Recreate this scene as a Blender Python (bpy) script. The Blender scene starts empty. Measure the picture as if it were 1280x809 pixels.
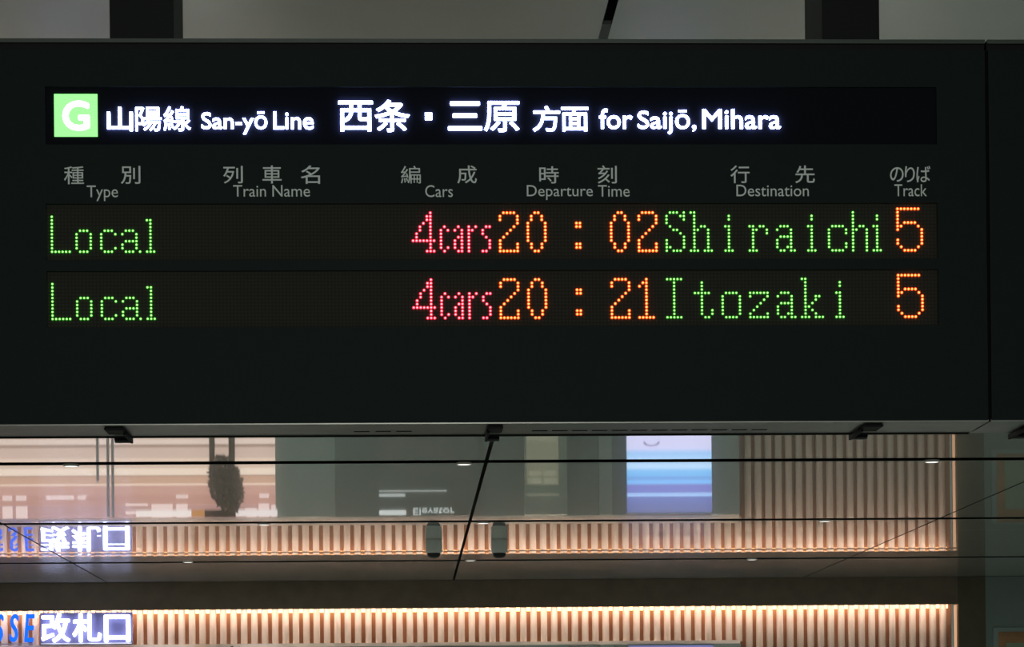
import bpy, bmesh, math, random
from mathutils import Vector, Matrix
random.seed(4)
C = bpy.context.scene.collection
S = bpy.context.scene

# ------------------------------------------------------------------ camera
EYE, F = 1.6, 3300.0                       # eye height (m), focal length in pixels of a 1280 px wide frame
YAW, PITCH, ROLL, CY = math.radians(2.2854), math.radians(.3026), math.radians(.5359), 919.14
FW = Vector((math.sin(YAW)*math.cos(PITCH), math.cos(YAW)*math.cos(PITCH), math.sin(PITCH)))
r0 = Vector((math.cos(YAW), -math.sin(YAW), 0)); u0 = r0.cross(FW)
RT = r0*math.cos(ROLL) - u0*math.sin(ROLL); UP = u0*math.cos(ROLL) + r0*math.sin(ROLL)
cd = bpy.data.cameras.new('camera'); cam = bpy.data.objects.new('camera', cd); C.objects.link(cam)
m3 = Matrix((RT, UP, -FW)).transposed()
cam.matrix_world = Matrix.Translation((0, 0, EYE)) @ m3.to_4x4()
cd.sensor_fit = 'HORIZONTAL'; cd.sensor_width = 36; cd.lens = F/1280*36
cd.shift_x = 0; cd.shift_y = (CY-404.5)/1280
cd.clip_end = 300; cd.clip_start = .1
S.camera = cam

# ------------------------------------------------------------------ world, lights, exposure
S.view_settings.view_transform = 'Standard'; S.view_settings.look = 'None'
S.view_settings.exposure = 0; S.view_settings.gamma = 1; S.view_settings.use_curve_mapping = False
w = bpy.data.worlds.new('concourse_air'); S.world = w; w.use_nodes = True
w.node_tree.nodes['Background'].inputs[0].default_value = (.78, .96, .86, 1)
w.node_tree.nodes['Background'].inputs[1].default_value = .15

H = 2.0; CZ = EYE+H                        # ceiling height
WALL = 31.13                               # far wall
def ray(px, py): return FW*F + RT*(px-640) + UP*(CY-py)
def at(px, py, Y):                         # point of the plane y = Y seen at a pixel
    r = ray(px, py); return Vector((0, 0, EYE)) + r*(Y/r.y)
def atc(px, py):                           # point of the ceiling
    r = ray(px, py); return Vector((0, 0, EYE)) + r*(H/r.z)
ZCAP = 99
def hw(px, yr):                            # height on the far wall whose mirror image in the ceiling shows at (px, yr)
    return min(2*CZ - at(px, yr, WALL).z, ZCAP)

# ------------------------------------------------------------------ materials
def mat(name, col, rough=.5, metal=0, emit=None, es=1, spec=.5, bump=None, vary=None):
    m = bpy.data.materials.new(name); m.use_nodes = True; n = m.node_tree.nodes; l = m.node_tree.links
    b = n['Principled BSDF']; b.inputs['Base Color'].default_value = (*col, 1)
    b.inputs['Roughness'].default_value = rough; b.inputs['Metallic'].default_value = metal
    b.inputs['Specular IOR Level'].default_value = spec
    if emit: b.inputs['Emission Color'].default_value = (*emit, 1); b.inputs['Emission Strength'].default_value = es
    if vary:
        tc = n.new('ShaderNodeTexCoord'); t = n.new('ShaderNodeTexNoise'); t.inputs['Scale'].default_value = vary[0]; t.inputs['Detail'].default_value = 6
        r = n.new('ShaderNodeValToRGB'); a = vary[1]
        r.color_ramp.elements[0].color = (*[c*(1-a) for c in col], 1); r.color_ramp.elements[1].color = (*[min(1, c*(1+a)) for c in col], 1)
        r.color_ramp.elements[0].position = .3; r.color_ramp.elements[1].position = .7
        l.new(tc.outputs['Object'], t.inputs['Vector']); l.new(t.outputs[0], r.inputs[0]); l.new(r.outputs[0], b.inputs['Base Color'])
    if bump:
        tc = n.new('ShaderNodeTexCoord'); t = n.new('ShaderNodeTexNoise'); t.inputs['Scale'].default_value = bump[0]
        bm_ = n.new('ShaderNodeBump'); bm_.inputs['Strength'].default_value = bump[1]; bm_.inputs['Distance'].default_value = .002
        l.new(tc.outputs['Object'], t.inputs['Vector']); l.new(t.outputs[0], bm_.inputs['Height']); l.new(bm_.outputs[0], b.inputs['Normal'])
    return m
def glow(name, col, s=1): return mat(name, (.02, .02, .02), .5, emit=col, es=s)
M = dict(
    ceiling=mat('gloss_ceiling_panel', (.60, .63, .58), .22, vary=(3, .03)),
    slot=mat('dark_ceiling_slot', (.01, .01, .01), .6),
    steel=mat('black_steel', (.006, .006, .006), .55, spec=.2, bump=(60, .2)),
    steel_side=mat('dark_grey_steel', (.035, .035, .034), .55, bump=(60, .2)),
    face=mat('black_board_face', (.014, .021, .0195), .5, spec=.08, bump=(300, .15), vary=(30, .06)),
    cap=mat('dark_grey_trim', (.06, .07, .055), .4, vary=(20, .1)),
    groove=mat('black_groove', (.006, .006, .005), .8, spec=.1),
    window=mat('smoked_display_window', (.012, .013, .017), .6, spec=.0),
    ledback=mat('led_module_black', (.043, .040, .032), .8, spec=.0),
    leddot=mat('unlit_led_lens', (.052,.049,.040), .6, spec=.1),
    under=mat('brushed_underside', (.30, .30, .27), .35, .6, vary=(8, .15)),
    vent=mat('vent_slot_black', (.01, .01, .01), .8),
    rubber=mat('black_rubber', (.008, .008, .008), .6, spec=.2), clip=mat('grey_clip', (.10, .10, .105), .5, .3),
    print=mat('pale_grey_print', (.95, .98, .93), .6, spec=.3),
    brown=mat('dark_brown_fascia', (.175, .13, .09), .5, vary=(6, .12)), brown2=mat('dark_brown_post', (.10, .085, .05), .5, vary=(6, .12)),
    slat=mat('cream_slat', (.78, .66, .57), .45, vary=(4, .05)), slatback=mat('brown_slat_backing', (.46, .27, .18), .7, vary=(5, .1)),
    sill=mat('beige_metal_sill', (.75, .68, .62), .4), grey=mat('grey_wall_panel', (.46, .56, .53), .5, vary=(2, .05)),
    grey2=mat('dark_grey_wall_panel', (.28, .35, .335), .4, vary=(2, .05)), floor=mat('pale_floor', (.5, .49, .46), .25, vary=(1, .08)),
    green=glow('green_led', (.85, 2.8, .5)), orange=glow('orange_led', (9, 1.35, .30)), red=glow('red_led', (8, .80, .90)),
    green_lens=glow('green_led_halo', (.012, .2, .006)), orange_lens=glow('orange_led_halo', (1.15, .09, .005)), red_lens=glow('red_led_halo', (1.05, .01, .06)),  # halo around each lit dot, painted as a dim emissive disc
    white=glow('white_lettering', (9, 11, 26)), badge=glow('green_badge', (.40, 1.3, .36)), badgeG=glow('white_badge_letter', (4, 4, 4)),
    cove=glow('warm_cove_strip', (1, .77, .64), 34), tape=glow('amber_led_tape', (1, .52, .22), 4.5), edge=glow('warm_edge_light', (.75, .42, .24), .9),
    signw=glow('white_sign_letter', (4.0, 4.5, 7.2)), signb=glow('blue_sign_letter', (.0, .17, 1.25), 1),
    down=glow('downlight_lens', (1, 1, .93), 1.3), dome=mat('grey_dome_housing', (.8, .82, .76), .4), lens=mat('black_lens', (.01, .01, .01), .15),
)

cb = M['ceiling'].node_tree.nodes['Principled BSDF']; cb.inputs['Coat Weight'].default_value = 1; cb.inputs['Coat Roughness'].default_value = .02; cb.inputs['Coat IOR'].default_value = 1.5

# ------------------------------------------------------------------ helpers
def link(name, me, m, parent=None):
    o = bpy.data.objects.new(name, me); C.objects.link(o)
    if m and not me.materials: me.materials.append(m)
    if parent: o.parent = parent; o.matrix_parent_inverse = Matrix.Translation(-parent.location)
    return o
def done(name, bm, m, parent=None, smooth=False):
    me = bpy.data.meshes.new(name); bm.normal_update(); bm.to_mesh(me); bm.free()
    if smooth:
        for p in me.polygons: p.use_smooth = True
    return link(name, me, m, parent)
def box(bm, x0, x1, y0, y1, z0, z1, bev=0):
    g = bmesh.ops.create_cube(bm, size=1)
    for v in g['verts']:
        v.co = Vector(((x0+x1)/2 + v.co.x*(x1-x0), (y0+y1)/2 + v.co.y*(y1-y0), (z0+z1)/2 + v.co.z*(z1-z0)))
    if bev:
        es = list({e for v in g['verts'] for e in v.link_edges})
        bmesh.ops.bevel(bm, geom=es, offset=bev, segments=2, affect='EDGES')
def bx(name, x0, x1, y0, y1, z0, z1, m, parent=None, bev=0):
    bm = bmesh.new(); box(bm, min(x0, x1), max(x0, x1), y0, y1, min(z0, z1), max(z0, z1), bev); return done(name, bm, m, parent)
def empty(name, loc=(0, 0, 0)):
    o = bpy.data.objects.new(name, None); o.location = loc; C.objects.link(o); return o
def tag(o, label=None, cat=None, group=None, kind=None):
    for k, v in (('label', label), ('category', cat), ('group', group), ('kind', kind)):
        if v: o[k] = v
    return o
def lathe(bm, prof, cx, cy, cz, n=20):
    rings = []
    for r, z in prof:
        if r < 1e-6: rings.append([bm.verts.new((cx, cy, cz+z))])
        else: rings.append([bm.verts.new((cx+r*math.cos(2*math.pi*i/n), cy+r*math.sin(2*math.pi*i/n), cz+z)) for i in range(n)])
    for a, b in zip(rings, rings[1:]):
        for i in range(n):
            j = (i+1) % n
            q = [a[i % len(a)], a[j % len(a)], b[j % len(b)], b[i % len(b)]]
            u = []
            for v in q:
                if v not in u: u.append(v)
            if len(u) > 2: bm.faces.new(u)
def text_mesh(s, offset=0., space=1., shear=0., res=4):
    cu = bpy.data.curves.new('t', 'FONT'); cu.body = s; cu.size = 1; cu.offset = offset; cu.space_character = space
    cu.shear = shear; cu.resolution_u = res; cu.extrude = .5; cu.fill_mode = 'BOTH'
    o = bpy.data.objects.new('t', cu); C.objects.link(o); bpy.context.view_layer.update()
    dg = bpy.context.evaluated_depsgraph_get()
    me = bpy.data.meshes.new_from_object(o.evaluated_get(dg)); bpy.data.objects.remove(o); bpy.data.curves.remove(cu)
    me.materials.clear(); return me
def lettering(name, s, px0, py0, px1, py1, Y, depth, m, parent, offset=0., bolder=0., **k):
    if not bolder and offset > 0: bolder = offset*22      # pixels of extra weight on each side
    """the string s, its ink filling the rectangle px0..px1, py0..py1 of plane Y, standing depth proud of it"""
    me = text_mesh(s, min(offset, 0), **k); vs = [v.co.copy() for v in me.vertices]
    a = (min(v.x for v in vs), max(v.x for v in vs)); b = (min(v.y for v in vs), max(v.y for v in vs))
    p0 = at(px0, (py0+py1)/2, Y); p1 = at(px1, (py0+py1)/2, Y); xm = (px0+px1)/2
    zt, zb = at(xm, py0, Y).z, at(xm, py1, Y).z
    for v in me.vertices:
        c = v.co
        v.co = ((p0.x+(c.x-a[0])/(a[1]-a[0])*(p1.x-p0.x)), Y-depth*(c.z+.5), zb+(c.y-b[0])/(b[1]-b[0])*(zt-zb))
    if offset > 0:                                  # a heavier weight: eight copies of the outline spread by the extra stroke width
        d = bolder*(p1.x-p0.x)/(px1-px0); bm = bmesh.new()
        sx = 1-2*d/(p1.x-p0.x); sz = 1-2*d/(zt-zb); c0 = Vector(((p0.x+p1.x)/2, 0, (zt+zb)/2))
        for v in me.vertices: v.co.x = c0.x+(v.co.x-c0.x)*sx; v.co.z = c0.z+(v.co.z-c0.z)*sz
        for k_ in range(8):
            a_ = math.pi*k_/4; q = me.copy()
            q.transform(Matrix.Translation((d*math.cos(a_), -k_*2e-5, d*math.sin(a_)))); bm.from_mesh(q); bpy.data.meshes.remove(q)
        bm.to_mesh(me); bm.free()
    me.name = name
    return link(name, me, m, parent)
def struct(o, label=None): o['kind'] = 'structure'; return o

# ------------------------------------------------------------------ ceiling: glossy boards 1.2 m deep between seams and dark slots
ceil = struct(empty('ceiling', (0, 0, CZ)))
XS = [-3.4962-4.1*2, -3.4962-4.1, -3.4962, .5704, 4.7157, 4.7157+4.1, 4.7157+8.2]
SLOT = [18.33-4.8*3, 18.33-9.6, 18.33-4.8, 18.33, 23.13, 27.93]
def board(x0, x1, y0, y1, tilt=0., SAG=.0004):
    bm = bmesh.new(); n = 14; rows = []; th = .002
    for i in range(n+1):
        t = i/n; y = y0+(y1-y0)*t; z = CZ - SAG*(1-(2*t-1)**2) + tilt*(t-.5)
        rows.append((bm.verts.new((x0, y, z)), bm.verts.new((x1, y, z)), bm.verts.new((x0, y, z+th)), bm.verts.new((x1, y, z+th))))
    for a, b in zip(rows, rows[1:]):
        f = bm.faces.new((a[0], b[0], b[1], a[1]))
        bm.faces.new((a[2], a[3], b[3], b[2])); bm.faces.new((a[0], a[2], b[2], b[0])); bm.faces.new((a[1], b[1], b[3], a[3]))
    for a in (rows[0], rows[-1]): bm.faces.new((a[0], a[1], a[3], a[2]))
    bmesh.ops.recalc_face_normals(bm, faces=bm.faces)
    low = [f for f in bm.faces if f.normal.z < -.9]
    bmesh.ops.split_edges(bm, edges=[e for e in bm.edges if sum(f.normal.z < -.9 for f in e.link_faces) == 1])
    for f in bm.faces: f.smooth = f.normal.z < -.9
    o = done('ceiling_panel', bm, M['ceiling'], ceil); return o
for si, s0 in enumerate(SLOT):
    s1 = s0+4.8-.2
    for k in range(4):
        y0 = s0+.1+k*1.15; y1 = y0+1.1495
        if k == 3: y1 = s1+.1
        if si == 5 and y0 > WALL: continue
        if si == 5: y1 = min(y1, WALL)
        for a, b in zip(XS, XS[1:]):
            ga = .0135 if abs(a-.5704) < .01 else .009; gb = .0135 if abs(b-.5704) < .01 else .009
            board(a+ga, b-gb, y0, y1, random.uniform(-.0003, .0003) if si != 3 else 0, .0010 if si == 4 else .0001)
bx('ceiling_void', XS[0], XS[-1], 3.9, WALL+.3, CZ+.12, CZ+.2, M['slot'], ceil)
bx('ceiling_void', XS[0], XS[-1], WALL+.003, WALL+.5, CZ+.001, CZ+.13, M['slot'], ceil)  # added block, unseen: keeps stray cove light from leaking above the wall
bx('seam_strip', .5704-.013, .5704+.013, 7.27, 7.7, CZ+.001, CZ+.012, M['cap'], ceil)

# ------------------------------------------------------------------ floor and far wall
struct(bx('floor', -12, 13, 1, WALL+6, -.1, 0, M['floor']))
def X(px, Y=WALL, py=780): return at(px, py, Y).x
zt = at(600, 759.5, WALL).z; zb = at(600, 803, WALL).z
ZCAP = zb-.045; xl = X(-60); xe = X(1194); xpost = X(1232)
wall = struct(bx('wall_far', xl-5, X(1198), WALL+.40, WALL+.45, 0, CZ, M['slatback']))
trim = struct(empty('trim_3', (0, WALL, 0)))
struct(bx('trim_1', xl-5, X(1198), WALL, WALL+.10, zt, CZ-.002, M['brown']))
struct(bx('trim_2', X(1198)+.001, xpost, WALL-.005, WALL+.3, 0, CZ-.003, M['brown2']))
struct(bx('wall_right', xpost+.002, xpost+6, WALL, WALL+.3, 0, CZ-.003, mat('right_wall_paint', (.21, .26, .245), .5, vary=(2, .05))))

# slats: short row above the shop fronts, long row at the right
scr = tag(empty('slat_screen', (xl, WALL+.3, zb)), 'band of short cream vertical slats lit from above over the shop fronts', 'slat screen')
scr2 = tag(empty('slat_screen', (X(925), WALL+.3, 0)), 'long cream vertical slats reaching down beside the brown post at the right end', 'slat screen')
bx('end_strip', X(1193.5), X(1196.5), WALL+.02, WALL+.05, 1.0, zt-.01, M['edge'], scr2)
pitch = (X(1182)-X(182))/77.0
def slat_bm(h):
    bm = bmesh.new(); wd = .077; n = 6; rows = []
    pr = [(-wd/2, .05)] + [(-wd/2*math.cos(math.pi*i/n), .012-.030*math.sin(math.pi*i/n)) for i in range(n+1)] + [(wd/2, .05)]
    lo = [bm.verts.new((x, y, 0)) for x, y in pr]; hi = [bm.verts.new((x, y, h)) for x, y in pr]
    k = len(pr)
    for i in range(k):
        j = (i+1) % k; bm.faces.new((lo[i], lo[j], hi[j], hi[i]))
    bm.faces.new(hi); bm.faces.new(lo[::-1]); bmesh.ops.recalc_face_normals(bm, faces=bm.faces)
    me = bpy.data.meshes.new('slat'); bm.to_mesh(me); bm.free(); me.materials.append(M['slat']); return me
YS = WALL+.27
short = slat_bm(zt+.05-zb); long_ = slat_bm(zt+.05-.9)
for i in range(98):
    x = X(1185)-i*pitch
    lng = x > X(929)
    o = bpy.data.objects.new('slat', long_ if lng else short); C.objects.link(o)
    p = scr2 if lng else scr
    o.parent = p; o.matrix_parent_inverse = Matrix.Translation(-p.location)
    o.location = (x, YS, .9 if lng else zb)
bx('sill', xl-2, X(928), WALL+.225, YS+.1, zb-.03, zb+.012, M['sill'], scr)
bx('sill', X(928), X(1196), WALL+.1, YS+.1, .8, .9, M['sill'], scr2)
def cove(x0, x1, p):
    bm = bmesh.new(); box(bm, x0, x1, WALL+.115, WALL+.14, zt+.022, zt+.030); o = done('cove_light', bm, M['cove'], p)
    bm = bmesh.new(); box(bm, x0, x1, YS+.055, YS+.075, zt-.030, zt+.02); done('led_tape', bm, M['tape'], p)
cove(xl-2, X(928), scr); cove(X(928), X(1192), scr2)

# lit station sign standing in front of the slats
YL = WALL+.045
sg = tag(empty('station_sign', (X(50), YL, zb)), 'white glowing ticket gate characters in front of the slats, lower left', 'sign')
for ch, a, b, t, u in (('改', 52, 88, 767, 803.5), ('札', 91, 127, 767, 803), ('口', 130.5, 163, 769, 803)):
    lettering('character', ch, a, t, b, u, YL, .05, M['signw'], sg, offset=.03, bolder=.8)
bx('mounting_rail', X(50), X(164), YL+.005, YL+.02, zb+.015, zb+.03, M['sill'], sg)
bx('glow_plate', X(49), X(165), YL+.022, YL+.03, zb+.004, at(107, 766, YL).z, mat('violet_glow_tone', (.11, .10, .18), .5), sg)  # added plate: violet glow between the characters put into its colour
ss = tag(empty('station_sign', (X(0), YL, zb)), 'tall narrow blue Latin letters at the left edge of the frame beside the white characters', 'sign')
for ch, a, b in (('S', -7, 5), ('S', 12, 24), ('E', 31, 44)):
    lettering('letter', ch, a, 768, b, 803, YL, .05, M['signb'], ss, offset=.03, bolder=.5, shear=.15)
bx('mounting_rail', X(-8), X(44), YL+.005, YL+.02, zb+.015, zb+.03, M['sill'], ss)

# framed notice on the grey wall at the right
nt = tag(empty('notice_frame', (X(1262), WALL-.02, 2.2)), 'framed brown and green notice on the grey wall at the right edge', 'notice')
bx('frame', X(1241), X(1330), WALL-.03, WALL-.001, 2.1, at(1262, 785, WALL).z, M['grey2'], nt)
bx('poster', X(1247), X(1324), WALL-.036, WALL-.029, 2.15, at(1262, 790, WALL).z, mat('notice_brown', (.42, .22, .10), .6, vary=(5, .3)), nt)
bx('poster_field', X(1257), X(1318), WALL-.040, WALL-.035, 2.2, at(1262, 804, WALL).z, mat('notice_green', (.30, .36, .26), .6), nt)

# ------------------------------------------------------------------ shop fronts under the slats (seen mostly mirrored in the ceiling)
def E(c, s=1): 
    m = glow('lit_%02x%02x%02x' % tuple(int(v*255) for v in c), c, s); return m
def lin(r, g, b, k=1.5): return tuple(((v/255)**2.2)*k for v in (r, g, b))
shop = tag(empty('shop_front', (X(150), WALL+.3, 0)), 'warm lit shop interior with pink beige bands under the slats at left', 'shop front')
bands = [  # y in the mirror image, colour, proud of the back
    (500, 546, (200, 175, 160)), (546, 552, (232, 212, 198)), (552, 556, (150, 125, 110)), (556, 571, (205, 180, 165)), (571, 575, (230, 205, 185)),
    (575, 582, (215, 190, 170)), (582, 591.5, (240, 220, 200)), (591.5, 593, (140, 105, 88)), (593, 601, (192, 152, 128)), (601, 604, (232, 205, 185)),
    (604, 617, (188, 143, 130)), (617, 629, (178, 132, 120)), (629, 651, (170, 130, 125))]
for i, (a, b, c) in enumerate(bands):
    bx('light_band', xl-2, X(345), WALL+.30-.01*(i % 3), WALL+.36, min(hw(150, b), zb-.045), hw(150, a), E(lin(*c, k=1.35)), shop)
pale = E(lin(225, 200, 195, 1.35))
for a, b, t, u in ((0, 12, 617, 622), (17, 30, 617, 622), (55, 90, 617, 621), (95, 105, 617, 621), (0, 12, 630, 645), (17, 31, 630, 645), (155, 183, 627, 630), (155, 183, 636, 640), (155, 183, 645, 649),
                   (188, 214, 628, 646), (219, 234, 617, 620), (219, 233, 628, 637), (219, 234, 639, 648), (324, 336, 616, 620), (323, 336, 628, 636), (323, 336, 641, 647), (339, 346, 630, 648), (306, 320, 634, 638), (308, 320, 642, 647)):
    bx('lit_shelf_display', X(a), X(b), WALL+.26, WALL+.30, hw(150, u), hw(150, t), pale, shop)
for a in (121, 134, 140): bx('shop_post', X(a-1.6), X(a+1.6), WALL+.2, WALL+.24, .3, hw(130, 600 if a == 121 else 645), M['grey2'], shop)
for a, b, c in ((170, 239, (255, 245, 240)), (295, 347, (250, 240, 238)), (240, 256, (190, 130, 60))):
    bx('lit_header_panel', X(a), X(b), WALL+.12, WALL+.16, zb-.12, zb-.045, E(lin(*c, k=1.1)), shop)
bx('dark_header', X(256), X(295), WALL+.12, WALL+.16, zb-.12, zb-.035, M['vent'], shop)
# fir tree in front of the shop
tr = tag(empty('potted_tree', (X(285), WALL+.1, .6)), 'dark leafy potted tree with two stems before the warm lit shop', 'tree')
bm = bmesh.new()
tx = X(286); zc, rz, rx = (hw(286, 645)+hw(286, 572))/2, abs(hw(286, 645)-hw(286, 572))/2, .20
for k in range(1700):                        # small leaves spread through an egg shaped crown
    while True:
        v = Vector((random.uniform(-1, 1), random.uniform(-1, 1), random.uniform(-1, 1)))
        if v.length < 1: break
    c = Vector((tx+v.x*rx+.05*v.z, WALL-.27+v.y*.13, zc+v.z*rz))
    a = Vector((random.uniform(-1, 1), random.uniform(-1, 1), random.uniform(-1, 1))).normalized(); b_ = a.cross(Vector((.3, .5, .8))).normalized()
    vs = [bm.verts.new(c+q) for q in (a*.04, b_*.02, -a*.04, -b_*.02)]; bm.faces.new(vs)
done('foliage', bm, mat('dark_leaves', (.06, .09, .07), .7), tr)
for sx, wd in ((-.16, .05), (.07, .055)):
    bm = bmesh.new(); lathe(bm, [(wd*.9, 0), (wd*.6, zc-.6)], tx+sx, WALL-.27, .6, 8); done('trunk', bm, mat('dark_bark', (.07, .075, .06), .8), tr)
bm = bmesh.new(); lathe(bm, [(0, 0), (.2, 0), (.24, .6), (0, .6)], tx-.04, WALL-.27, 0, 14); done('pot', bm, M['grey2'], tr)

def panel(name, a, b, m, y=.3, top=None, bot=0, p=trim): return bx(name, X(a), X(b), WALL+y, WALL+y+.1, bot, (zb-.035) if top is None else top, m, p)
panel('wall_panel', 345, 420, M['grey'], .16)
panel('wall_panel', 420, 475, M['grey2'], .18)
panel('wall_panel', 600, 658, M['grey2'], .2)
panel('wall_panel', 711, 752, M['grey2'], .2)
panel('wall_panel', 752, 768, M['grey'], .15)
panel('wall_panel', 768, 785, M['grey2'], .17)
panel('wall_panel', 893, 928, M['grey'], .15)
ev = tag(empty('elevator_sign', (X(540), WALL+.12, 1.5)), 'grey elevator sign board with white pill shaped marks under the slats', 'sign')
bx('sign_board', X(475), X(600), WALL+.12, WALL+.2, 1.2, zb-.035, mat('grey_sign_board', (.30, .35, .335), .4), ev)
wht = E((.75, .80, .78))
def flipbox(a, b, t, u, name, m=wht, bev=0.): return bx(name, X(a), X(b), WALL+.105, WALL+.12, hw(540, u), hw(540, t), m, ev, bev)
flipbox(475, 509, 636, 644, 'white_mark', bev=.007)
flipbox(475, 508, 617, 618.6, 'white_line'); flipbox(475, 560, 612.5, 613.3, 'white_line')
zA, zB = hw(540, 634.5), hw(540, 644.5)
me = text_mesh('Elevator'); vs = [v.co.copy() for v in me.vertices]; a0, a1 = min(v.x for v in vs), max(v.x for v in vs); b0, b1 = min(v.y for v in vs), max(v.y for v in vs)
for v in me.vertices:
    c = v.co; v.co = (X(518)+(c.x-a0)/(a1-a0)*(X(570)-X(518)), WALL+.12-.01*(c.z+.5), zA+(c.y-b0)/(b1-b0)*(zB-zA))
link('lettering', me, wht, ev)
bx('pillar', X(658), X(711), WALL+.05, WALL+.3, 0, zb-.035, M['grey'], trim)
pil = tag(empty('lit_display_case', (X(684), WALL, 1.2)), 'pale yellow lit display case on the pillar between grey panels', 'display case')
bx('case', X(660), X(700), WALL, WALL+.05, 1.2, hw(684, 605), mat('pale_case', (.5, .5, .4), .5, emit=(.12, .12, .08), es=1), pil)
for a, b, t, u in ((663, 678, 589, 595), (682, 697, 589, 595), (663, 678, 599, 604), (682, 697, 599, 604), (661, 700, 545, 550), (661, 700, 618, 619)):
    bx('case_window', X(a), X(b), WALL-.008, WALL, hw(684, u), hw(684, t), E((.27, .28, .20)), pil)
# video screen
sc = tag(empty('video_screen', (X(839), WALL+.05, 1.4)), 'bright blue and white video screen under the slats, left of the long slats', 'screen')
bx('screen_case', X(785), X(893), WALL+.06, WALL+.14, 1.25, zb-.04, M['grey2'], sc)
scm = bpy.data.materials.new('screen_picture'); scm.use_nodes = True; n = scm.node_tree.nodes; l = scm.node_tree.links; b = n['Principled BSDF']
b.inputs['Base Color'].default_value = (.01, .01, .01, 1)
tc = n.new('ShaderNodeTexCoord'); sp = n.new('ShaderNodeSeparateXYZ'); rp = n.new('ShaderNodeValToRGB'); l.new(tc.outputs['Generated'], sp.inputs[0]); l.new(sp.outputs[2], rp.inputs[0]); l.new(rp.outputs[0], b.inputs['Emission Color'])
z0s, z1s = hw(839, 500), hw(839, 640)
stops = [(500, (225, 222, 250)), (560, (215, 215, 252)), (566, (150, 200, 250)), (583, (190, 225, 255)), (588, (120, 190, 245)), (596, (110, 180, 240)), (597.5, (90, 120, 200)), (599, (120, 185, 245)), (603, (120, 185, 245)), (606, (115, 115, 190)), (616, (110, 115, 190)), (617, (165, 205, 250)), (619, (165, 205, 250)), (620, (100, 110, 175)), (640, (95, 98, 140))]
cr = rp.color_ramp
for i, (yr, c) in enumerate(stops):
    pos = (hw(839, yr)-z0s)/(z1s-z0s); e = cr.elements[i] if i < 2 else cr.elements.new(pos)
    e.position = pos; e.color = (*lin(*c, k=1.0), 1)
b.inputs['Emission Strength'].default_value = 1.5
bx('picture', X(786), X(892), WALL+.05, WALL+.06, z0s, z1s, scm, sc)
bm = bmesh.new()
for k in range(12):
    t0, t1 = math.pi*k/12, math.pi*(k+1)/12; cx, zc, r1, r2 = X(817), hw(817, 556), .10, .085
    q = [(cx+r*math.cos(t), WALL+.046, zc-.045+(r*math.sin(t))*.55) for r, t in ((r1, t0), (r1, t1), (r2-.012, t1), (r2-.012, t0))]
    vv = [bm.verts.new(v) for v in q] + [bm.verts.new((v[0], WALL+.05, v[2])) for v in q]
    for f in ((0, 1, 2, 3), (0, 4, 5, 1), (3, 2, 6, 7)): bm.faces.new([vv[i] for i in f])
done('picture_mark', bm, E((.20, .14, .42)), sc)

# ------------------------------------------------------------------ ceiling fittings
ds = [('near row right', 1165, 576.8), ('near row middle', 580, 579.8), ('near row left', 89, 582), ('middle row right', 1031, 651.2), ('middle row centre', 604, 653.6),
      ('middle row left', 330, 655.4), ('far row right', 940, 699.3), ('far row centre', 588, 700.6), ('far row left', 235, 702.6)]
dl = ['right end of the nearest dark slot', 'middle of the nearest dark slot', 'left end of the nearest dark slot', 'right half of the second dark slot', 'centre of the second dark slot',
      'left part of the second dark slot', 'right half of the farthest dark slot', 'centre of the farthest dark slot', 'left part of the farthest dark slot']
proto = None
for (nm, px, py), lb in zip(ds, dl):
    p = atc(px, py)
    if proto is None:
        d = empty('downlight', (p.x, p.y, CZ))
        bm = bmesh.new(); lathe(bm, [(.055, .01), (.055, -.004), (.047, -.006), (.047, .008)], p.x, p.y, CZ-.0015); done('trim_ring', bm, M['sill'], d, True)
        bm = bmesh.new(); lathe(bm, [(0, 0), (.047, 0)], p.x, p.y, CZ-.0065); done('lens', bm, M['down'], d)
        proto = d
    else:
        d = proto.copy(); C.objects.link(d); d.location = (p.x, p.y, CZ)
        for ch in proto.children: c = ch.copy(); C.objects.link(c); c.parent = d; c.matrix_parent_inverse = ch.matrix_parent_inverse
    tag(d, 'small round white downlight beside the '+lb, 'downlight', 'downlights along the ceiling slots')
for px, lb in ((542, 'grey rounded housing hanging from the ceiling, left of the slanting seam'), (624, 'grey rounded housing hanging from the ceiling, right of the slanting seam')):
    p = atc(px, 674.5); d = tag(empty('ceiling_camera', p), lb, 'security camera', 'housings hanging from the ceiling')
    bm = bmesh.new(); lathe(bm, [(0, .0), (.078, .0), (.08, -.01), (.08, -.105), (.072, -.125), (.06, -.13)], p.x, p.y, CZ-.002, 24); done('housing', bm, M['dome'], d, True)
    bm = bmesh.new(); lathe(bm, [(.064, -.118), (.064, -.15), (.052, -.168), (.03, -.178), (0, -.18)], p.x, p.y, CZ-.002, 24); done('dark_lens', bm, M['lens'], d, True)

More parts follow.
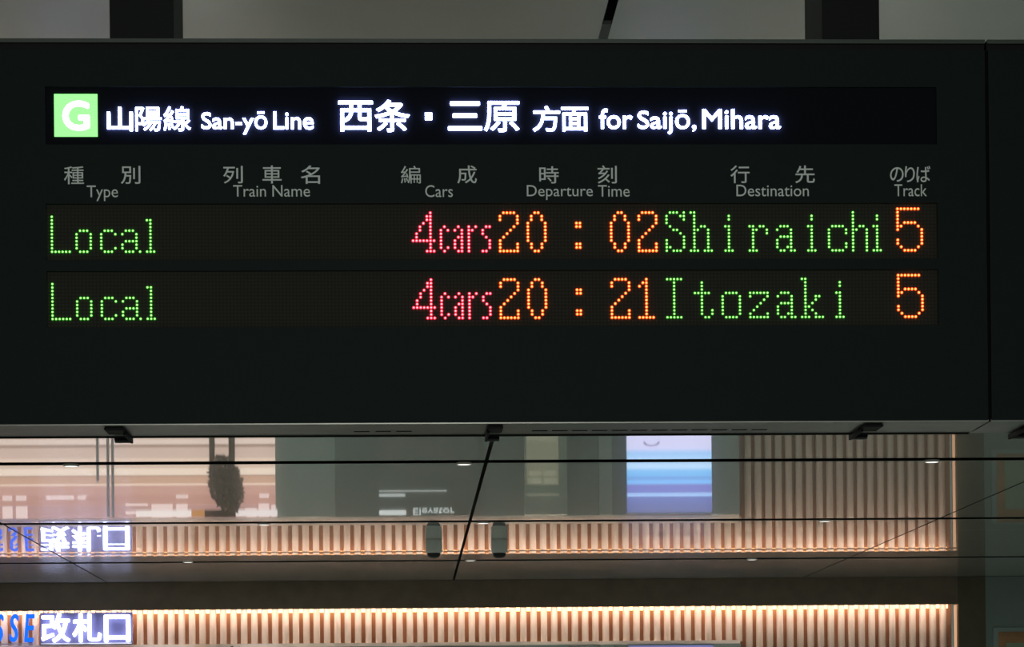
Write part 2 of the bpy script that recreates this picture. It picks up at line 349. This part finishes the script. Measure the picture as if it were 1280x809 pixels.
# ------------------------------------------------------------------ departure board
YB = 6.0
px_m = 545.
def Z(py, px=600): return at(px, py, YB).z
bot = EYE+.7447; top = EYE+1.686*6/6.25
x0, x1 = at(-60, 300, YB).x, at(1234.0, 300, YB).x
DEEP = .222
def cabinet(xa, xb, label, cells):
    r = tag(empty('departure_board', ((xa+xb)/2, YB+.14, bot)), label, 'display board')
    bx('cabinet', xa, xb, YB+.012, YB+DEEP, bot+.002, top-.001, M['steel'], r)
    bx('top_trim', xa, xb, YB+.002, YB+.03, top-.009, top, M['cap'], r)
    bx('bottom_plate', xa, xb, YB+.004, YB+DEEP+.005, bot-.003, bot+.002, M['under'], r)
    bm = bmesh.new(); ft = Z(62); xs = sorted({xa+.0008, xb-.0015, *[v for c in cells for v in c[:2]]}); zs = sorted({bot, ft, *[v for c in cells for v in c[2:]]})
    for i in range(len(xs)-1):
        for j in range(len(zs)-1):
            cx, cz = (xs[i]+xs[i+1])/2, (zs[j]+zs[j+1])/2
            if any(c[0] < cx < c[1] and c[2] < cz < c[3] for c in cells): continue
            box(bm, xs[i], xs[i+1], YB, YB+.012, zs[j], zs[j+1])
    bmesh.ops.remove_doubles(bm, verts=bm.verts, dist=1e-6)
    done('face_panel', bm, M['face'], r)
    return r
P = .007933; XC = lambda c: -.7921+(c-1)*P
lx0, lx1 = XC(-.5), XC(255.5)
ztop = [at(833.6, 265.0, YB).z+2*P, at(834.3, 348.4, YB).z+2*P]     # LED row 0 of the two lines
rows = [(z+.55*P, z-15.6*P) for z in ztop]
hd = (lx0, lx1, Z(180.5), Z(108.5))
cells = [hd] + [(lx0, lx1, b, t) for t, b in rows]
bd = cabinet(x0, x1, 'wide black departure board with a white lit heading and two lines of coloured dot lettering', cells)
bd2 = cabinet(at(1237, 300, YB).x, at(1237, 300, YB).x+1.3, 'plain black neighbouring board unit cut by the right edge of the frame', [])
bx('seam_filler', x1, at(1237, 300, YB).x, YB+.01, YB+.1, bot, Z(60), M['groove'], bd2)
# heading display
hp = bx('heading_display', hd[0], hd[1], YB+.006, YB+.011, hd[2], hd[3], M['window'], bd)
YH = YB+.006
bx('badge', at(68, 145, YH).x, at(122, 145, YH).x, YH-.004, YH, at(95, 171, YH).z, at(95, 118, YH).z, M['badge'], hp)['label'] = 'glowing green square badge'
lettering('badge_letter', 'G', 78, 126, 112, 163.5, YH-.0042, .002, M['badgeG'], hp, offset=.045, bolder=1.2)
for ch, a, b, t, u, off in (('山', 134, 166, 134, 164, .018), ('陽', 169.5, 202, 134.5, 164, .006), ('線', 204.5, 238.5, 133.5, 164, .006), ('西', 423, 466, 126.5, 164.5, .017), ('条', 468.5, 512, 125.5, 165, .017),
                            ('三', 560, 602.5, 127.5, 163, .022), ('原', 605, 649, 127, 165, .014), ('方', 666, 700, 133, 164.5, .017), ('面', 701.5, 735.5, 134.5, 164.5, .014)):
    lettering('lit_character', ch, a, t, b, u, YH, .004, M['white'], hp, offset=off)
bx('lit_dot', at(531.3, 146, YH).x, at(540, 146, YH).x, YH-.004, YH, at(535, 150.3, YH).z, at(535, 141, YH).z, M['white'], hp, .0006)
for s, a, b, t, u in (('San-yō', 252, 334, 140, 168), ('Line', 342, 392, 140, 162), ('for', 749, 790.5, 136.5, 161.5), ('Saijō,', 797, 870, 138, 168), ('Mihara', 878, 975.5, 137, 161.5)):
    lettering('lit_word', s, a, t, b, u, YH, .004, M['white'], hp, offset=.026, bolder=.15, space=.99)
# printed column headings
YF = YB
for ch, a, b, t, u, off in (('種', 80, 105, 208, 230.5, .004), ('別', 151, 175.5, 207.5, 230, .006), ('列', 279, 303.5, 207.5, 229.5, .006), ('車', 328, 352, 207, 229.5, .006), ('名', 376, 400, 207, 230, .006),
                            ('編', 501, 526, 207.5, 229.5, .003), ('成', 571.5, 596, 207, 229.5, .006), ('時', 674, 698.5, 208, 229.5, .006), ('刻', 747, 771, 207, 229.5, .005), ('行', 913, 937, 207, 229, .007), ('先', 994, 1018.5, 207, 229, .007),
                            ('の', 1112.5, 1129.5, 209, 227.5, .006), ('り', 1131, 1143.5, 208, 228, .006), ('ば', 1145.5, 1163, 207.5, 228, .006)):
    lettering('printed_character', ch, a, t, b, u, YF, .0006, M['print'], bd, offset=off)
for s, a, b, t, u in (('Type', 108.5, 147.5, 232, 251.5), ('Train', 291.5, 332.5, 231.5, 246), ('Name', 340.5, 387.5, 231.5, 246), ('Cars', 531.5, 566, 231.5, 246.5), ('Departure', 658.5, 741, 231.5, 250), ('Time', 747.5, 787, 231.5, 246),
                      ('Destination', 920.5, 1011, 231, 245.5), ('Track', 1118, 1158.5, 230.5, 245.5)):
    lettering('printed_word', s, a, t, b, u, YF, .0006, M['print'], bd, offset=0)

# dot matrix lettering: row -> lit columns, rows counted down from the top of the module
R_ = range
GL = {
 'L': {**{r: [0] for r in R_(3, 13)}, 13: [0, 1, 2, 3, 4, 5]},
 'o': {7: [1, 2, 3], **{r: [0, 4] for r in R_(8, 13)}, 13: [1, 2, 3]},
 'c': {7: [1, 2, 3], 8: [0, 4], 9: [0], 10: [0], 11: [0], 12: [0, 4], 13: [1, 2, 3]},
 'a': {7: [1, 2, 3], 8: [0, 4], 9: [4], 10: [1, 2, 3, 4], 11: [0, 4], 12: [0, 4], 13: [1, 2, 3, 5]},
 'l': {4: [0, 1], **{r: [1] for r in R_(5, 13)}, 13: [0, 1, 2]},
 '4': {2: [5], 3: [4, 5], 4: [4, 5], 5: [3, 5], 6: [2, 5], 7: [2, 5], 8: [1, 5], 9: [1, 5], 10: [0, 1, 2, 3, 4, 5, 6], 11: [5], 12: [5], 13: [4, 5, 6]},
 'cn': {6: [1], 7: [0, 2], 8: [0], 9: [0], 10: [0], 11: [0], 12: [0, 2], 13: [1]},
 'an': {6: [1], 7: [0, 2], 8: [2], 9: [1, 2], 10: [0, 2], 11: [0, 2], 12: [0, 2], 13: [1, 2]},
 'rn': {6: [0, 2], 7: [0, 1], **{r: [0] for r in R_(8, 14)}},
 'sn': {6: [1, 2], 7: [0], 8: [0], 9: [1], 10: [2], 11: [2], 12: [2], 13: [0, 1]},
 '2': {2: [1, 2, 3, 4], 3: [0, 5], 4: [0, 5], 5: [5], 6: [4], 7: [3], 8: [2], 9: [1], 10: [0], 11: [0, 5], 12: [0, 5], 13: [0, 1, 2, 3, 4, 5]},
 '0': {2: [2, 3], 3: [1, 4], 4: [1, 4], **{r: [0, 5] for r in R_(5, 11)}, 11: [1, 4], 12: [1, 4], 13: [2, 3]},
 '1': {2: [2], 3: [1, 2], 4: [0, 2], **{r: [2] for r in R_(5, 13)}, 13: [0, 1, 2, 3, 4]},
 ':': {5: [0, 1], 6: [0, 1], 11: [0, 1], 12: [0, 1]},
 'S': {2: [1, 2, 3, 5], 3: [0, 4, 5], 4: [0, 5], 5: [0], 6: [1], 7: [2, 3], 8: [4], 9: [5], 10: [0, 5], 11: [0, 5], 12: [0, 1, 5], 13: [0, 2, 3, 4]},
 'h': {2: [0, 1], 3: [1], 4: [1], 5: [1], 6: [1, 3, 4], 7: [1, 2, 5], **{r: [1, 5] for r in R_(8, 13)}, 13: [0, 1, 2, 4, 5, 6]},
 'i': {3: [1], 4: [1], 6: [0, 1], **{r: [1] for r in R_(7, 13)}, 13: [0, 1, 2]},
 'r': {6: [0, 1, 3, 4], 7: [1, 2, 5], 8: [1, 5], 9: [1], 10: [1], 11: [1], 12: [1], 13: [0, 1, 2]},
 'aw': {6: [1, 2, 3], 7: [0, 4], 8: [4], 9: [1, 2, 3, 4], 10: [0, 4], 11: [0, 4], 12: [0, 3, 4], 13: [1, 2, 4, 5]},
 'cw': {6: [1, 2, 3, 4], 7: [0, 5], 8: [0, 5], 9: [0], 10: [0], 11: [0, 5], 12: [0, 5], 13: [1, 2, 3, 4]},
 'hn': {**{r: [0] for r in R_(2, 6)}, 6: [0, 2, 3], 7: [0, 1, 4], **{r: [0, 4] for r in R_(8, 14)}},
 'I': {2: [0, 1, 2, 3, 4], **{r: [2] for r in R_(3, 13)}, 13: [0, 1, 2, 3, 4]},
 't': {3: [2], 4: [2], 5: [2], 6: [0, 1, 2, 3, 4], 7: [2], 8: [2], 9: [2], 10: [2], 11: [2, 5], 12: [2, 5], 13: [3, 4]},
 'ow': {6: [1, 2, 3, 4], **{r: [0, 5] for r in R_(7, 13)}, 13: [1, 2, 3, 4]},
 'z': {6: [0, 1, 2, 3, 4, 5], 7: [0, 5], 8: [4], 9: [3], 10: [2], 11: [1], 12: [0, 5], 13: [0, 1, 2, 3, 4, 5]},
 'k': {2: [0, 1], 3: [1], 4: [1], 5: [1], 6: [1], 7: [1, 4, 5], 8: [1, 4], 9: [1, 3], 10: [1, 2], 11: [1, 3], 12: [1, 4], 13: [0, 1, 2, 4, 5, 6]},
 '5': {1: [0, 1, 2, 3, 4, 5, 6], 2: [0], 3: [0], 4: [0], 5: [0, 2, 3, 4, 5], 6: [0, 1, 6], 7: [0, 7], 8: [7], 9: [7], 10: [0, 7], 11: [0, 7], 12: [1, 6], 13: [2, 3, 4, 5]},
}
g, o_, rd = 'green', 'orange', 'red'
common = [('L', 1, g), ('o', 8, g), ('c', 15, g), ('a', 21, g), ('l', 28, g), ('4', 104, rd), ('cn', 112, rd), ('an', 116, rd), ('rn', 120, rd), ('sn', 124, rd), ('2', 129, o_), ('0', 137, o_), (':', 151, o_), ('5', 244, o_)]
lines = [common + [('0', 161, o_), ('2', 169, o_), ('S', 177, g), ('h', 184, g), ('i', 194, g), ('r', 201, g), ('aw', 209, g), ('i', 218, g), ('cw', 224, g), ('hn', 231, g), ('i', 237, g)],
         common + [('2', 161, o_), ('1', 169, o_), ('I', 177, g), ('t', 185, g), ('ow', 193, g), ('z', 201, g), ('aw', 209, g), ('k', 216, g), ('i', 226, g)]]
YP = YB+.008
def lens(vs, fs, x, z, r, h, n=6, dome=True):
    b0 = len(vs)
    for i in range(n): a = 2*math.pi*i/n; vs.append((x+r*math.cos(a), YP, z+r*math.sin(a)))
    q = .72 if dome else .8
    for i in range(n): a = 2*math.pi*i/n; vs.append((x+q*r*math.cos(a), YP-h*.75, z+q*r*math.sin(a)))
    for i in range(n): j = (i+1) % n; fs.append((b0+i, b0+j, b0+n+j, b0+n+i))
    if dome:
        vs.append((x, YP-h, z))
        for i in range(n): fs.append((b0+n+i, b0+n+(i+1) % n, b0+2*n))
    else: fs.append(tuple(b0+n+i for i in range(n)))
def mesh(name, vs, fs, m, p):
    me = bpy.data.meshes.new(name); me.from_pydata(vs, [], fs); me.update(); return link(name, me, m, p)
for (tt, bb), z0, ln in zip(rows, ztop, lines):
    md = bx('dot_matrix_display', lx0, lx1, YP, YB+.0115, bb, tt, M['ledback'], bd)
    lit = set()
    for gl, c0, col in ln:
        vs, fs, v2, f2 = [], [], [], []
        for r, cs in GL[gl].items():
            for c in cs:
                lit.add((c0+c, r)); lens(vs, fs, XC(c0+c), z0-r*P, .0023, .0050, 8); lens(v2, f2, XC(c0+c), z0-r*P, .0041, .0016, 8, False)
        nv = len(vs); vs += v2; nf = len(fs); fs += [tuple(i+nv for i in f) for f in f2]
        o = mesh('dotted_character', vs, fs, M[col], md); o['label'] = col+' glowing dotted character'; o.data.materials.append(M[col+'_lens'])  # second material is the painted halo disc under each dot
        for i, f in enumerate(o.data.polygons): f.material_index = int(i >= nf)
    vs, fs = [], []
    for c in range(256):
        for r in range(16):
            if (c, r) not in lit: lens(vs, fs, XC(c), z0-r*P, .0027, .0012, 6, False)
    u = mesh('unlit_dots', vs, fs, M['leddot'], md); u['kind'] = 'stuff'
# underside: vent slots and clips
for px in [452, 479, 505, 675, 700, 725, 750, 775, 800, 825, 850, 875, 900, 925, 950]:
    a = at(px, 535, YB+.13).x; bx('vent_slot', a-.018, a+.018, YB+.135, YB+.150, bot-.0036, bot-.0026, M['vent'], bd)
bx('rear_lip', x0, x1, YB+DEEP-.006, YB+DEEP+.006, bot-.006, bot-.002, M['vent'], bd)
for k, px in enumerate((146, 618, 1086, 1290)):
    p = bd if k < 3 else bd2
    a = at(px, 535, YB+.1).x; s = (.022, .018, .022, .022)[k]
    cl = bx('bottom_clip', a-s, a+s, YB+.03, YB+.12, bot-.011, bot-.003, M['rubber'], p, .002)
    bx('clip_arm', a-s, a-s+.006, YB+.08, YB+DEEP+.03, bot-.016, bot-.003, M['rubber'], cl, .001) if k != 0 else bx('clip_arm', a+s-.006, a+s, YB+.08, YB+DEEP+.03, bot-.016, bot-.003, M['rubber'], cl, .001)
    bx('clip_plate', a-s+.002, a+s-.002, YB+DEEP+.01, YB+DEEP+.028, bot-.015, bot-.010, M['clip'], cl, .001)
    bx('clip_edge', a-s+.002, a+s-.002, YB+DEEP+.004, YB+DEEP+.012, bot-.011, bot-.003, M['rubber'], cl, .0005)

# posts that carry the board
for a, b, lb in ((137, 217, 'thick black support post rising to the ceiling above the left end of the board'), (1028, 1099, 'thick black support post rising to the ceiling above the right end of the board')):
    xa, xb = at(a, 25, YB+.03).x, at(b, 25, YB+.03).x
    p = tag(empty('support_post', ((xa+xb)/2, YB+.15, top)), lb, 'post')
    bx('post_front', xa, xb, YB+.03, YB+.04, top, CZ+.01, M['steel'], p)
    yb = YB+.30
    bx('post_body', xa+.001, xb-.001, YB+.04, yb, top, CZ+.01, M['steel_side'], p)
    bx('base_flange', xa-.01, xb+.01, YB+.032, yb-.03, top, top+.006, M['steel'], p)

# added fill lamps over the floor; their bounce brightens the ceiling
def lamp(x, y, z, size, e, col=(.86, 1, .92)):
    l_ = bpy.data.lights.new('concourse_fill', 'AREA'); l_.shape = 'DISK'; l_.size = size; l_.energy = e; l_.color = col
    o = bpy.data.objects.new('concourse_fill', l_); o.location = (x, y, z); C.objects.link(o)
for x, y, e in ((-4, 11, 22), (3.5, 11, 22), (-5, 20, 48), (4, 20, 48), (-2, 27, 55), (5, 27, 34)): lamp(x, y, CZ-.03, .5, e)
l_ = bpy.data.lights.new('board_fill_lamp', 'AREA'); l_.shape = 'DISK'; l_.size = 1.2; l_.energy = 98; l_.color = (.97, 1, .95)  # added lamp behind the camera, unseen: brightens the printed headings
o = bpy.data.objects.new('board_fill_lamp', l_); o.location = (0, -4, CZ-.1); C.objects.link(o)
o.rotation_euler = (Vector((0, 6, 2.8))-o.location).to_track_quat('-Z', 'Y').to_euler()
